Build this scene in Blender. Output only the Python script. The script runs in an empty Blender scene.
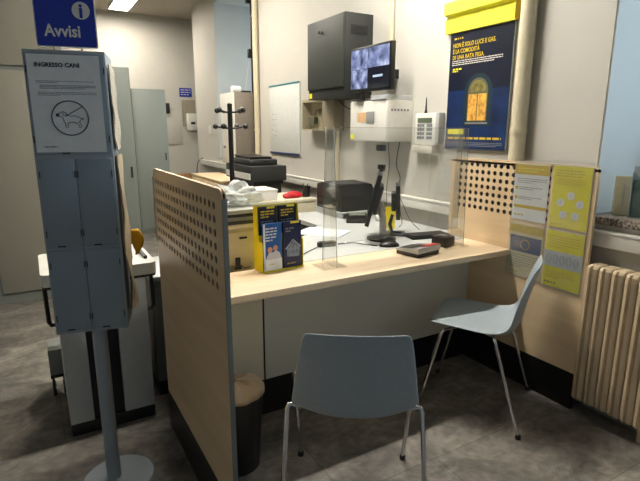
import bpy, bmesh, math, random
from mathutils import Vector, Matrix
random.seed(7)
sc = bpy.context.scene
col = sc.collection
PI = math.pi

# ------------------------------------------------------------------ camera
TH, YAW, ROLL, H = .2218, .525, .002, 1.36
Fv = Vector((math.sin(YAW)*math.cos(TH), math.cos(YAW)*math.cos(TH), -math.sin(TH)))
R0 = Vector((math.cos(YAW), -math.sin(YAW), 0)); U0 = R0.cross(Fv)
Rv = R0*math.cos(ROLL)+U0*math.sin(ROLL); Uv = -R0*math.sin(ROLL)+U0*math.cos(ROLL)
cd = bpy.data.cameras.new('camera'); cam = bpy.data.objects.new('camera', cd); col.objects.link(cam)
cam.matrix_world = Matrix(((Rv.x, Uv.x, -Fv.x, 0), (Rv.y, Uv.y, -Fv.y, 0), (Rv.z, Uv.z, -Fv.z, H), (0, 0, 0, 1)))
cd.sensor_width = 36; cd.lens = 495/640*36; cd.clip_start = .02
sc.camera = cam

# ------------------------------------------------------------------ world, light, exposure
w = bpy.data.worlds.new('world'); sc.world = w; w.use_nodes = True
bgn = w.node_tree.nodes['Background']; bgn.inputs[0].default_value = (.72, .85, 1.0, 1); bgn.inputs[1].default_value = .17
DAY = .42
LAMP = 58.0
def day_light(name, loc, rot, sx, sy, power, colour=(.82, .91, 1.0)):
    l = bpy.data.lights.new(name, 'AREA'); l.shape = 'RECTANGLE'; l.size = sx; l.size_y = sy; l.energy = power; l.color = colour
    o = bpy.data.objects.new(name, l); o.location = loc; o.rotation_euler = rot; col.objects.link(o)
day_light('window_daylight', (3.25, .72, 1.9), (0, math.radians(90), 0), 1.5, 1.3, 42)
day_light('far_window_daylight', (3.55, 6.1, 2.1), (0, math.radians(90), 0), 1.5, 1.3, 22)
sc.view_settings.view_transform = 'Standard'; sc.view_settings.look = 'None'
sc.view_settings.gamma = 1; sc.view_settings.use_curve_mapping = False
sc.view_settings.exposure = 0.26

# ------------------------------------------------------------------ materials
MATS = {}
def mat(name, c, rough=.5, metal=0., var=.04, scale=30., bump=0., emit=0., alpha=1., ecol=None, spec=None):
    if name in MATS: return MATS[name]
    m = bpy.data.materials.new(name); m.use_nodes = True; nt = m.node_tree; b = nt.nodes['Principled BSDF']
    c = tuple((x/255)**2.2 if max(c) > 1 else x for x in c)
    tc = nt.nodes.new('ShaderNodeTexCoord'); n = nt.nodes.new('ShaderNodeTexNoise')
    n.inputs['Scale'].default_value = scale; n.inputs['Detail'].default_value = 4
    nt.links.new(tc.outputs['Object'], n.inputs['Vector'])
    r = nt.nodes.new('ShaderNodeValToRGB')
    r.color_ramp.elements[0].color = (*[x*(1-var) for x in c], 1); r.color_ramp.elements[1].color = (*[min(1, x*(1+var)) for x in c], 1)
    r.color_ramp.elements[0].position = .3; r.color_ramp.elements[1].position = .7
    nt.links.new(n.outputs['Fac'], r.inputs[0]); nt.links.new(r.outputs[0], b.inputs['Base Color'])
    b.inputs['Roughness'].default_value = rough; b.inputs['Metallic'].default_value = metal
    if spec is not None: b.inputs['Specular IOR Level'].default_value = spec
    if bump:
        bp = nt.nodes.new('ShaderNodeBump'); bp.inputs['Strength'].default_value = bump; bp.inputs['Distance'].default_value = .01
        nt.links.new(n.outputs['Fac'], bp.inputs['Height']); nt.links.new(bp.outputs[0], b.inputs['Normal'])
    if emit:
        b.inputs['Emission Color'].default_value = (*(ecol or c), 1); b.inputs['Emission Strength'].default_value = emit
    b.inputs['Alpha'].default_value = alpha
    MATS[name] = m; return m

def clear_mat(name, tint, gloss=.08, milk=.0):
    if name in MATS: return MATS[name]
    m = bpy.data.materials.new(name); m.use_nodes = True; nt = m.node_tree; nt.nodes.clear()
    o = nt.nodes.new('ShaderNodeOutputMaterial'); t = nt.nodes.new('ShaderNodeBsdfTransparent'); g = nt.nodes.new('ShaderNodeBsdfGlossy')
    t.inputs[0].default_value = (*tint, 1); g.inputs['Roughness'].default_value = .03
    f = nt.nodes.new('ShaderNodeFresnel'); f.inputs[0].default_value = 1.45
    mm = nt.nodes.new('ShaderNodeMath'); mm.operation = 'MULTIPLY'; mm.inputs[1].default_value = gloss/.04
    nt.links.new(f.outputs[0], mm.inputs[0])
    mx = nt.nodes.new('ShaderNodeMixShader'); nt.links.new(mm.outputs[0], mx.inputs[0]); nt.links.new(t.outputs[0], mx.inputs[1]); nt.links.new(g.outputs[0], mx.inputs[2])
    d = nt.nodes.new('ShaderNodeBsdfDiffuse'); d.inputs[0].default_value = (.85, .87, .85, 1)
    n = nt.nodes.new('ShaderNodeTexNoise'); n.inputs['Scale'].default_value = 3
    m2 = nt.nodes.new('ShaderNodeMixShader'); k = nt.nodes.new('ShaderNodeMath'); k.operation = 'MULTIPLY'; k.inputs[1].default_value = milk*2
    nt.links.new(n.outputs['Fac'], k.inputs[0]); nt.links.new(k.outputs[0], m2.inputs[0])
    nt.links.new(mx.outputs[0], m2.inputs[1]); nt.links.new(d.outputs[0], m2.inputs[2]); nt.links.new(m2.outputs[0], o.inputs[0])
    MATS[name] = m; return m

def wood_mat(name, c1, c2, axis='Z', scale=1.0, rough=.42):
    m = bpy.data.materials.new(name); m.use_nodes = True; nt = m.node_tree; b = nt.nodes['Principled BSDF']
    tc = nt.nodes.new('ShaderNodeTexCoord'); mp = nt.nodes.new('ShaderNodeMapping')
    s = {'X': (1.2, 22, 22), 'Y': (22, 1.2, 22), 'Z': (22, 22, 1.2)}[axis]
    mp.inputs['Scale'].default_value = [q*scale for q in s]
    n = nt.nodes.new('ShaderNodeTexNoise'); n.inputs['Scale'].default_value = 1.6; n.inputs['Detail'].default_value = 6; n.inputs['Distortion'].default_value = .6
    r = nt.nodes.new('ShaderNodeValToRGB'); f = lambda c: (*[(x/255)**2.2 for x in c], 1)
    r.color_ramp.elements[0].color = f(c1); r.color_ramp.elements[1].color = f(c2)
    r.color_ramp.elements[0].position = .35; r.color_ramp.elements[1].position = .65
    nt.links.new(tc.outputs['Object'], mp.inputs[0]); nt.links.new(mp.outputs[0], n.inputs['Vector']); nt.links.new(n.outputs['Fac'], r.inputs[0])
    nt.links.new(r.outputs[0], b.inputs['Base Color']); b.inputs['Roughness'].default_value = rough
    return m

def floor_mat():
    m = bpy.data.materials.new('stone_vinyl'); m.use_nodes = True; nt = m.node_tree; b = nt.nodes['Principled BSDF']
    tc = nt.nodes.new('ShaderNodeTexCoord'); mp = nt.nodes.new('ShaderNodeMapping'); mp.inputs['Scale'].default_value = (1, 1.5, 1)
    mp.inputs['Rotation'].default_value = (0, 0, .25)
    n = nt.nodes.new('ShaderNodeTexNoise'); n.inputs['Scale'].default_value = 3.2; n.inputs['Detail'].default_value = 9; n.inputs['Roughness'].default_value = .66; n.inputs['Distortion'].default_value = 1.1
    n2 = nt.nodes.new('ShaderNodeTexNoise'); n2.inputs['Scale'].default_value = 26; n2.inputs['Detail'].default_value = 6
    r = nt.nodes.new('ShaderNodeValToRGB'); f = lambda c: (*[(x/255)**2.2 for x in c], 1)
    e = r.color_ramp.elements; e[0].color = f((84, 81, 77)); e[0].position = .30; e[1].color = f((170, 164, 154)); e[1].position = .72
    q = e.new(.5); q.color = f((126, 121, 114))
    r2 = nt.nodes.new('ShaderNodeValToRGB'); r2.color_ramp.elements[0].color = (.78, .78, .78, 1); r2.color_ramp.elements[1].color = (1.12, 1.1, 1.08, 1)
    r2.color_ramp.elements[0].position = .35; r2.color_ramp.elements[1].position = .65
    mu = nt.nodes.new('ShaderNodeMixRGB'); mu.blend_type = 'MULTIPLY'; mu.inputs[0].default_value = 1
    br = nt.nodes.new('ShaderNodeTexBrick'); br.inputs['Scale'].default_value = 1; br.inputs['Brick Width'].default_value = .9; br.inputs['Row Height'].default_value = .45
    br.inputs['Mortar Size'].default_value = .0025; br.inputs['Color1'].default_value = (1, 1, 1, 1); br.inputs['Color2'].default_value = (.9, .9, .9, 1); br.inputs['Mortar'].default_value = (.6, .6, .6, 1)
    m3 = nt.nodes.new('ShaderNodeMixRGB'); m3.blend_type = 'MULTIPLY'; m3.inputs[0].default_value = 1
    L = nt.links.new
    L(tc.outputs['Object'], mp.inputs[0]); L(mp.outputs[0], n.inputs['Vector']); L(tc.outputs['Object'], n2.inputs['Vector']); L(tc.outputs['Object'], br.inputs['Vector'])
    L(n.outputs['Fac'], r.inputs[0]); L(n2.outputs['Fac'], r2.inputs[0]); L(r.outputs[0], mu.inputs[1]); L(r2.outputs[0], mu.inputs[2])
    L(mu.outputs[0], m3.inputs[1]); L(br.outputs['Color'], m3.inputs[2]); L(m3.outputs[0], b.inputs['Base Color'])
    b.inputs['Roughness'].default_value = .42
    return m

def granite_mat():
    m = bpy.data.materials.new('granite'); m.use_nodes = True; nt = m.node_tree; b = nt.nodes['Principled BSDF']
    tc = nt.nodes.new('ShaderNodeTexCoord'); v = nt.nodes.new('ShaderNodeTexNoise'); v.inputs['Scale'].default_value = 90; v.inputs['Detail'].default_value = 5
    r = nt.nodes.new('ShaderNodeValToRGB'); e = r.color_ramp.elements
    e[0].color = (.03, .025, .02, 1); e[0].position = .38; e[1].color = (.42, .36, .30, 1); e[1].position = .62
    nt.links.new(tc.outputs['Object'], v.inputs['Vector']); nt.links.new(v.outputs['Fac'], r.inputs[0]); nt.links.new(r.outputs[0], b.inputs['Base Color'])
    b.inputs['Roughness'].default_value = .3
    return m

WALL = mat('wall_paint', (196, 193, 184), .75, scale=4, var=.02)
CEIL = mat('ceiling_paint', (186, 178, 164), .85, scale=3, var=.02)
REVEAL = mat('reveal_paint', (198, 203, 200), .7, scale=3, var=.03)
WOOD = wood_mat('maple_top', (218, 194, 160), (228, 206, 176), 'X', .6)
WOODP = wood_mat('maple_panel', (212, 186, 148), (222, 197, 160), 'X', .45)
EDGEW = mat('maple_edge', (216, 190, 152), .45)
BLACKK = mat('black_kick', (30, 29, 29), .35, scale=12, var=.15)
GREYM = mat('grey_metal', (126, 130, 124), .45, scale=6)
LOCK = mat('locker_grey', (130, 138, 132), .42, scale=3, var=.03)
BEIGEC = mat('beige_cupboard', (146, 142, 130), .45, scale=3, var=.03)
DKGREY = mat('charcoal', (46, 48, 47), .55)
BLACKP = mat('black_plastic', (26, 26, 27), .35)
BLACKG = mat('black_gloss', (14, 14, 16), .12)
WHITEP = mat('white_plastic', (222, 220, 212), .4)
WHITEL = mat('white_laminate', (186, 189, 188), .4)
CREAM = mat('cream_metal', (206, 196, 168), .45)
CHROME = mat('chrome', (205, 205, 205), .12, 1.)
SHELL = mat('chair_grey', (156, 167, 173), .55, scale=60)
MODG = mat('modesty_grey', (206, 203, 190), .55, scale=4, var=.02)
STAND = mat('stand_bluegrey', (158, 168, 174), .42, .1, scale=5)
STAND2 = mat('stand_pocket', (140, 154, 162), .28, .0, scale=5)
PAPER = mat('white_paper', (226, 229, 230), .7)
PAPERO = mat('old_paper', (206, 196, 178), .8, scale=9, var=.08)
BLUE = mat('sign_blue', (28, 52, 158), .35)
INK = mat('ink', (44, 48, 56), .6)
INKG = mat('grey_ink', (128, 130, 134), .7)
YEL = mat('leaflet_yellow', (232, 224, 36), .55)
YEL2 = mat('holder_yellow', (232, 214, 30), .45)
YELD = mat('mustard', (206, 176, 40), .6)
YELH = mat('rail_yellow', (238, 232, 74), .5)
NAVY = mat('leaflet_navy', (22, 28, 46), .4, scale=8, var=.3)
LBLUE = mat('leaflet_blue', (40, 92, 160), .4, scale=6, var=.15)
RED = mat('red_fabric', (178, 24, 32), .5)
GRANITE = granite_mat()
PLEXI = clear_mat('plexiglass', (.975, .98, .977), .014, .012)
PLEXIE = clear_mat('plexiglass_edge', (.78, .8, .78), .03, .12)
SLEEVE = clear_mat('clear_sleeve', (.975, .98, .98), .02, .05)
BAG = clear_mat('clear_bag', (.93, .94, .93), .08, .55)
GLASS = clear_mat('window_glass', (.9, .95, .98), .04, .02)
BROWNG = mat('grey_brown_metal', (128, 120, 110), .6, scale=40, var=.08)
RAD = mat('radiator_enamel', (198, 178, 148), .45, scale=14, var=.05)
DIFF = mat('lamp_diffuser', (255, 244, 222), .6, emit=LAMP, ecol=(1., .92, .80))

# ------------------------------------------------------------------ mesh helpers
class MB:
    def __init__(s): s.v = []; s.f = []; s.mi = []; s.m = 0
    def add(s, vs, fs):
        o = len(s.v); s.v += [Vector(q) for q in vs]; s.f += [[i+o for i in f] for f in fs]; return s
    def box(s, a, b, bev=0.):
        x0, y0, z0 = a; x1, y1, z1 = b
        if x0 > x1: x0, x1 = x1, x0
        if y0 > y1: y0, y1 = y1, y0
        if z0 > z1: z0, z1 = z1, z0
        if bev <= 0:
            return s.add([(x0,y0,z0),(x1,y0,z0),(x1,y1,z0),(x0,y1,z0),(x0,y0,z1),(x1,y0,z1),(x1,y1,z1),(x0,y1,z1)],
                  [[0,3,2,1],[4,5,6,7],[0,1,5,4],[1,2,6,5],[2,3,7,6],[3,0,4,7]])
        bm = bmesh.new(); bmesh.ops.create_cube(bm, size=1)
        for v in bm.verts: v.co = Vector(((x0+x1)/2+v.co.x*(x1-x0), (y0+y1)/2+v.co.y*(y1-y0), (z0+z1)/2+v.co.z*(z1-z0)))
        bmesh.ops.bevel(bm, geom=bm.edges[:], offset=min(bev, .45*min(x1-x0, y1-y0, z1-z0)), segments=2, affect='EDGES', profile=.5)
        return s.bm(bm)
    def bm(s, bm):
        bm.verts.ensure_lookup_table()
        for i, v in enumerate(bm.verts): v.index = i
        s.add([v.co.copy() for v in bm.verts], [[v.index for v in f.verts] for f in bm.faces]); bm.free(); return s
    def prism(s, pts, lo, hi, axis='z'):
        # pts 2D polygon extruded along axis
        n = len(pts)
        def P(p, t):
            return {'z': (p[0], p[1], t), 'y': (p[0], t, p[1]), 'x': (t, p[0], p[1])}[axis]
        vs = [P(p, lo) for p in pts]+[P(p, hi) for p in pts]
        fs = [list(range(n))[::-1], list(range(n, 2*n))]+[[i, (i+1) % n, n+(i+1) % n, n+i] for i in range(n)]
        return s.add(vs, fs)
    def tube(s, pts, r, n=8, closed=False):
        pts = [Vector(p) for p in pts]; rs = r if isinstance(r, (list, tuple)) else [r]*len(pts)
        ring = []; up = None; vs = []; fs = []
        for i, p in enumerate(pts):
            a = pts[i-1] if (i > 0 or closed) else p; b = pts[(i+1) % len(pts)] if (i < len(pts)-1 or closed) else p
            t = (b-a).normalized()
            if up is None: up = Vector((0, 0, 1)) if abs(t.z) < .9 else Vector((1, 0, 0))
            x = t.cross(up).normalized(); up = x.cross(t).normalized()
            for k in range(n):
                an = 2*PI*k/n; vs.append(p+(x*math.cos(an)+up*math.sin(an))*rs[i])
        m = len(pts)
        for i in range(m if closed else m-1):
            for k in range(n):
                j = (i+1) % m; fs.append([i*n+k, i*n+(k+1) % n, j*n+(k+1) % n, j*n+k])
        if not closed: fs += [list(range(n))[::-1], [(m-1)*n+k for k in range(n)]]
        return s.add(vs, fs)
    def lathe(s, prof, c=(0, 0, 0), n=24, axis='z'):
        vs = []; fs = []
        for r, z in prof:
            for k in range(n):
                a = 2*PI*k/n; q = (r*math.cos(a), r*math.sin(a), z)
                if axis == 'y': q = (q[0], q[2], q[1])
                if axis == 'x': q = (q[2], q[0], q[1])
                vs.append((c[0]+q[0], c[1]+q[1], c[2]+q[2]))
        for i in range(len(prof)-1):
            for k in range(n): fs.append([i*n+k, i*n+(k+1) % n, (i+1)*n+(k+1) % n, (i+1)*n+k])
        fs += [list(range(n))[::-1], [(len(prof)-1)*n+k for k in range(n)]]
        return s.add(vs, fs)
    def build(s, name, m, parent=None, smooth=False, loc=None, rot=None):
        me = bpy.data.meshes.new(name); me.from_pydata([tuple(v) for v in s.v], [], s.f)
        bm = bmesh.new(); bm.from_mesh(me); bmesh.ops.recalc_face_normals(bm, faces=bm.faces[:])
        bm.to_mesh(me); bm.free()
        me.materials.append(m)
        if smooth: me.shade_smooth() if smooth is True else me.set_sharp_from_angle(angle=smooth)
        if smooth and smooth is not True:
            for p in me.polygons: p.use_smooth = True
        o = bpy.data.objects.new(name, me); col.objects.link(o)
        if parent: o.parent = parent
        if loc: o.location = loc
        if rot: o.rotation_euler = rot
        return o
SM = math.radians(35)
def tag(o, label, cat=None, group=None, kind=None):
    if label: o['label'] = label
    if cat: o['category'] = cat
    if group: o['group'] = group
    if kind: o['kind'] = kind
    return o
def thing(name, label, cat, loc=(0, 0, 0), rz=0., group=None):
    o = bpy.data.objects.new(name, None); col.objects.link(o); o.location = loc; o.rotation_euler = (0, 0, rz); o.empty_display_size = .05
    return tag(o, label, cat, group)
def structure(o): o['kind'] = 'structure'; return o
def bx(name, a, b, m, parent=None, bev=0.): return MB().box(a, b, bev).build(name, m, parent, smooth=SM if bev else False)
def text(name, body, size, m, parent, x, z, y=-.001, align='LEFT', ext=.0003, bold=0., sx=1.):
    c = bpy.data.curves.new(name, 'FONT'); c.body = body; c.size = size; c.align_x = align; c.extrude = ext; c.offset = bold; c.resolution_u = 2
    t = bpy.data.objects.new(name+'_tmp', c); col.objects.link(t)
    dg = bpy.context.evaluated_depsgraph_get(); me = bpy.data.meshes.new_from_object(t.evaluated_get(dg))
    bpy.data.objects.remove(t); bpy.data.curves.remove(c)
    me.transform(Matrix.Rotation(PI/2, 4, 'X') @ Matrix.Scale(sx, 4, (1, 0, 0))); me.materials.clear(); me.materials.append(m); me.name = name
    o = bpy.data.objects.new(name, me); col.objects.link(o); o.parent = parent; o.location = (x, y, z); return o
def small_print(name, x0, x1, z1, rows, dz, h, m, parent, y=-.001, seed=1, word=(.006, .02), last=.6):
    rd = random.Random(seed); b = MB()
    for i in range(rows):
        x = x0; z = z1-i*dz; end = x1 if i < rows-1 else x0+(x1-x0)*last
        while x < end-.004:
            wd = min(rd.uniform(*word), end-x); b.box((x, y-.0002, z-h), (x+wd, y+.0002, z)); x += wd+h*.8
    return b.build(name, m, parent)

def perf_panel(b, L, Ht, Y0, Y1, hy0, dy, n, hz0, dz, m, r, z0=0., corner=.03, seg=14):
    # panel in the x-z plane: x 0..L, z z0..Ht, y -T/2..T/2; holes start at (hy0, hz0) going +x, -z
    a = hy0-dy/2; e = a+n*dy; top = hz0+dz/2; bot = top-m*dz
    def poly(p):
        b.prism(p, Y0, Y1, 'y')
    poly([(0, z0), (L, z0), (L, bot), (0, bot)])
    poly([(0, bot), (a, bot), (a, top), (0, top)])
    poly([(e, bot), (L, bot), (L, top), (e, top)])
    c = corner
    arc = lambda cx, cz, a0: [(cx+c*math.cos(a0+i*PI/10), cz+c*math.sin(a0+i*PI/10)) for i in range(6)]
    poly([(0, top), (L, top)]+arc(L-c, Ht-c, 0)+arc(c, Ht-c, PI/2))
    for i in range(n):
        for j in range(m):
            cx = hy0+i*dy; cz = hz0-j*dz; ring = []; sq = []
            for k in range(seg+2 if False else 16):
                an = 2*PI*k/16+PI/16*0; co, si = math.cos(an), math.sin(an); ring.append((cx+r*co, cz+r*si))
                q = max(abs(co)/(dy/2), abs(si)/(dz/2)); 
                if k % 4 == 2: sq.append((cx+math.copysign(dy/2, co), cz+math.copysign(dz/2, si)))
                else: sq.append((cx+co/q, cz+si/q))
            vs = [(p[0], y, p[1]) for y in (Y0, Y1) for p in ring+sq]; fs = []
            for k in range(16):
                l = (k+1) % 16
                fs += [[k, l, 16+l, 16+k], [32+k, 48+k, 48+l, 32+l], [k, 32+k, 32+l, l]]
            b.add(vs, fs)

# ------------------------------------------------------------------ room shell
W = 2.30; CH = 3.10; FY = 8.6
structure(bx('floor', (-3.2, -1.5, -.05), (4.2, FY+.1, 0), floor_mat()))
structure(bx('ceiling', (-3.2, -1.5, CH), (4.2, FY+.1, CH+.1), CEIL))
structure(bx('wall_far', (-3.2, FY, 0), (4.2, FY+.1, CH), WALL))
structure(bx('wall_left', (-3.3, -1.5, 0), (-3.2, FY+.1, CH), WALL))
b = MB(); T = .55
T2 = 1.05
b.box((W, 1.376, 0), (W+T, 5.42, CH)).box((W, 6.78, 0), (W+T2, 7.78, CH)).box((W+T, 5.30, 0), (W+T2, 5.42, CH)).box((W, -1.5, 0), (W+T, .15, CH))
b.box((W, .15, 0), (W+T, 1.376, .925)).box((W, .15, 2.75), (W+T, 1.376, CH))
b.box((W, 5.42, 0), (W+T2, 6.78, .96)).box((W, 5.42, 2.98), (W+T2, 6.78, CH))
b.box((4.1, 7.78, 0), (4.2, FY, CH))
structure(b.build('wall_right', WALL))
b = MB()   # painted linings of the two window recesses
b.box((W+.004, 1.368, .965), (W+T, 1.376, 2.75)).box((W+.004, .15, .965), (W+T, .158, 2.75))
structure(b.build('trim_1', REVEAL))
b = MB(); b.box((W+.004, 6.772, .97), (W+T2, 6.78, 2.98)).box((W+.004, 5.42, 2.97), (W+T2, 6.772, 2.98))
structure(b.build('trim_2', REVEAL))
for i, (y0, y1, z0, z1) in enumerate(((.158, 1.368, .965, 2.75), (5.42, 6.772, .96, 2.97))):
    wn = structure(MB().box((W+(T, T2)[i]-.06, y0, z0), (W+(T, T2)[i]-.04, y1, z1)).build('window_%d' % (i+1), GLASS))
    f = MB(); ym = (y0+y1)/2
    for a, c in (((y0, z0), (y1, z0+.06)), ((y0, z1-.06), (y1, z1)), ((y0, z0), (y0+.06, z1)), ((y1-.06, z0), (y1, z1)), ((ym-.04, z0), (ym+.04, z1))):
        f.box((W+(T, T2)[i]-.085, a[0], a[1]), (W+(T, T2)[i]-.015, c[0], c[1]))
    f.build('window_frame', WHITEP, wn)
sill = structure(bx('trim_3', (W-.025, .1, .925), (W+T-.09, 1.40, .963), GRANITE, bev=.006))
structure(bx('baseboard_right', (W-.018, -1.5, 0), (W, 1.30, .09), GREYM))
structure(MB().box((W-.012, 2.9, 0), (W, 7.78, .08)).build('baseboard_back', GREYM))

# cable trunking along the wall
b = MB(); 
b.box((W-.045, -1.2, .826), (W-.001, 7.55, .895), .006).box((W-.05, -1.2, .889), (W-.001, 7.55, .902), .003)
tag(b.build('cable_trunking', WHITEP, smooth=SM), 'long cream plastic cable trunking running along the wall behind the desk', 'trunking')
# vertical pipes
def pipe(x, y, r, z0, z1, label, m=CREAM):
    t = thing('wall_pipe', label, 'pipe', (x, y, 0))
    MB().tube([(0, 0, z0), (0, 0, z1)], r, 20).build('pipe_run', m, t, smooth=SM)
    for z in (1.35, 2.55):
        if z0 < z < z1: MB().lathe([(r+.004, z-.012), (r+.004, z+.012)], n=20).box((0, -.01, z-.008), (W-x-.0005, .01, z+.008)).build('pipe_clamp', m, t, smooth=SM)
pipe(W-.046, 1.797, .040, .905, CH-.002, 'thick cream vertical heating pipe between the dark poster and the window')
pipe(W-.03, 2.935, .018, 1.66, CH-.002, 'thin white vertical pipe on the wall right of the grey cabinet')
pipe(W-.035, 5.33, .031, .905, CH-.002, 'cream vertical pipe left of the whiteboard')
pipe(W-.03, 3.62, .016, .91, 1.58, 'short thin white pipe under the grey wall cabinet')

# ------------------------------------------------------------------ ceiling lamps
DIFF1 = mat('lamp_diffuser_bright', (255, 246, 228), .6, emit=235, ecol=(1., .945, .85))
DIFF2 = mat('lamp_diffuser_dim', (255, 244, 222), .6, emit=11, ecol=(1., .94, .84))
def ceiling_light(x, y, sx, sy, label, m=None):
    t = thing('ceiling_light', label, 'ceiling light', (x, y, CH-.06), group='recessed ceiling light panels')
    b = MB()
    for q in ((-sx/2, -sy/2, -sx/2+.015, sy/2), (sx/2-.015, -sy/2, sx/2, sy/2), (-sx/2+.015, -sy/2, sx/2-.015, -sy/2+.015), (-sx/2+.015, sy/2-.015, sx/2-.015, sy/2)):
        b.box((q[0], q[1], -.004), (q[2], q[3], .058))
    b.build('frame', WHITEP, t)
    bx('diffuser', (-sx/2+.015, -sy/2+.015, 0), (sx/2-.015, sy/2-.015, .03), m or DIFF, t)
ceiling_light(1.34, 7.80, .28, .75, 'bright rectangular ceiling light at the far end of the room')
ceiling_light(1.27, 2.39, 1.50, .10, 'ceiling light panel above the service desk', DIFF1)
ceiling_light(1.2, 4.9, .3, 1.2, 'ceiling light panel over the back office')
ceiling_light(-1.6, 5.2, .3, 1.2, 'ceiling light panel over the left side of the room', DIFF2)

# ------------------------------------------------------------------ desk with perforated side screens
# left screen: plane x=.439, y 1.234..2.165
def screen(x0, y0, L, label, side):
    t = thing('perforated_screen', label, 'screen panel', (x0, y0, 0), PI/2)   # local x -> world +y, local y -> world -x
    return t
t = screen(.446, 1.292, .935, 'tall maple screen panel with round holes, standing left of the waste bin', -1)
def skins(t, T, L, Ht, *a, z0):
    for y0_, y1_ in ((-T/2, -T/2+.003), (T/2-.003, T/2)):
        b = MB(); perf_panel(b, L, Ht, y0_, y1_, *a, z0=z0, corner=.025); b.build('perforated_board', WOODP, t)
    bx('core', (.004, -T/2+.0031, z0+.002), (L-.004, T/2-.0031, Ht-.012), BLACKK, t)
    MB().box((L-.0039, -T/2+.0031, z0+.002), (L, T/2-.0031, Ht-.03)).build('end_edging', EDGEW, t)
    MB().box((0.0036, -T/2+.0031, z0+.002), (.0039, T/2-.0031, Ht-.03)).build('end_edging', EDGEW, t)
    MB().box((.024, -T/2+.0032, Ht-.0118), (L-.024, T/2-.0032, Ht-.0002)).build('top_edging', EDGEW, t)
skins(t, .013, .868, 1.198, .074, .0417, 20, 1.146, .0402, 7, .0118, z0=.18)
bx('kick_plate', (0, -.007, 0), (.868, .007, .18), BLACKK, t)
MB().box((-.004, -.0068, .003), (.0035, .0068, 1.172)).build('edge_strip', GREYM, t)
t = screen(2.199, 1.30, .94, 'light maple screen panel with round holes and four notices, beside the radiator', 1)
skins(t, .018, .90, 1.198, .077, .0416, 19, 1.165, .0402, 7, .0128, z0=.19)
MB().box((0, -.0058, .192), (.0035, .0058, 1.17)).build('end_edging', EDGEW, t)
bx('kick_plate', (0, -.0095, 0), (.90, .0095, .19), BLACKK, t)

t = thing('service_counter', 'maple topped service counter between the two perforated screens', 'desk', (.4545, 1.727, 0))
CW = 2.188-.4545-.0015
MB().box((0, 0, .699), (CW, .323, .73), .005).build('counter_top', WOOD, t, smooth=SM)
bx('front_panel', (.41, .285, .185), (CW, .303, .6985), MODG, t)
tag(bx('side_panel', (0, .285, .185), (.403, .303, .6985), mat('modesty_cream', (222, 214, 188), .55, scale=4), t), 'cream narrow panel')
bx('joint_strip', (.403, .281, .185), (.41, .303, .6985), BLACKK, t)
bx('kick_plate', (0, .287, 0), (CW, .301, .185), BLACKK, t)
# L-shaped clerk's desk
t = thing('clerk_desk', 'white L-shaped desk behind the service counter', 'desk', (0, 0, 0))
MB().prism([(.95, 2.053), (2.182, 2.053), (2.182, 2.215), (2.25, 2.215), (2.25, 3.47), (1.97, 3.47), (1.97, 3.34), (1.62, 3.34), (1.62, 2.83), (1.30, 2.50), (.95, 2.44)], .700, .7295).build('desk_top', WHITEL, t)
for q in ((.98, 2.08, 1.02, 2.4), (2.2, 2.2, 2.24, 3.40), (1.66, 3.26, 1.94, 3.30)): bx('leg', (q[0], q[1], 0), (q[2], q[3], .70), GREYM, t)

# plexiglass screen on the counter
t = thing('plexiglass_screen', 'clear plexiglass sneeze guard standing on the service counter', 'sneeze guard', (0, 0, .731))
def pane(p, q, z0, z1, th, nm, m=PLEXI):
    p = Vector((*p, 0)); q = Vector((*q, 0)); d = (q-p).normalized(); n = Vector((-d.y, d.x, 0))*th/2
    vs = [v+Vector((0, 0, z)) for z in (z0, z1) for v in (p+n, q+n, q-n, p-n)]
    return MB().add(vs, [[0, 1, 2, 3], [4, 5, 6, 7], [0, 1, 5, 4], [1, 2, 6, 5], [2, 3, 7, 6], [3, 0, 4, 7]]).build(nm, m, t)
pane((1.175, 1.93), (1.988, 1.93), .10, .635, .005, 'main_pane')
def edge(pts, r=.0022): return MB().tube(pts, r, 6).build('edge', PLEXIE, t, smooth=True)
b = MB().prism([(1.858, .006), (1.99, .006), (1.965, .635), (1.895, .635)], 1.165, 1.170, 'x'); b.build('side_fin', PLEXI, t)
edge([(1.1675, 1.858, .006), (1.1675, 1.895, .635)]); edge([(1.1675, 1.99, .006), (1.1675, 1.965, .635)])
edge([(1.988, 1.93, .10), (1.988, 1.93, .635)], .0012); edge([(1.18, 1.93, .635), (1.988, 1.93, .635)], .0009); edge([(1.18, 1.93, .10), (1.988, 1.93, .10)], .0009)
bx('foot', (1.10, 1.862, 0), (1.225, 1.985, .005), PLEXI, t)
b = MB().prism([(1.885, .006), (1.99, .006), (1.97, .635), (1.90, .635)], 1.993, 1.998, 'x'); b.build('side_fin', PLEXI, t)
edge([(1.9955, 1.885, .006), (1.9955, 1.90, .635)], .0015)
bx('foot', (1.985, 1.885, 0), (2.04, 1.985, .005), PLEXI, t)

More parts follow.
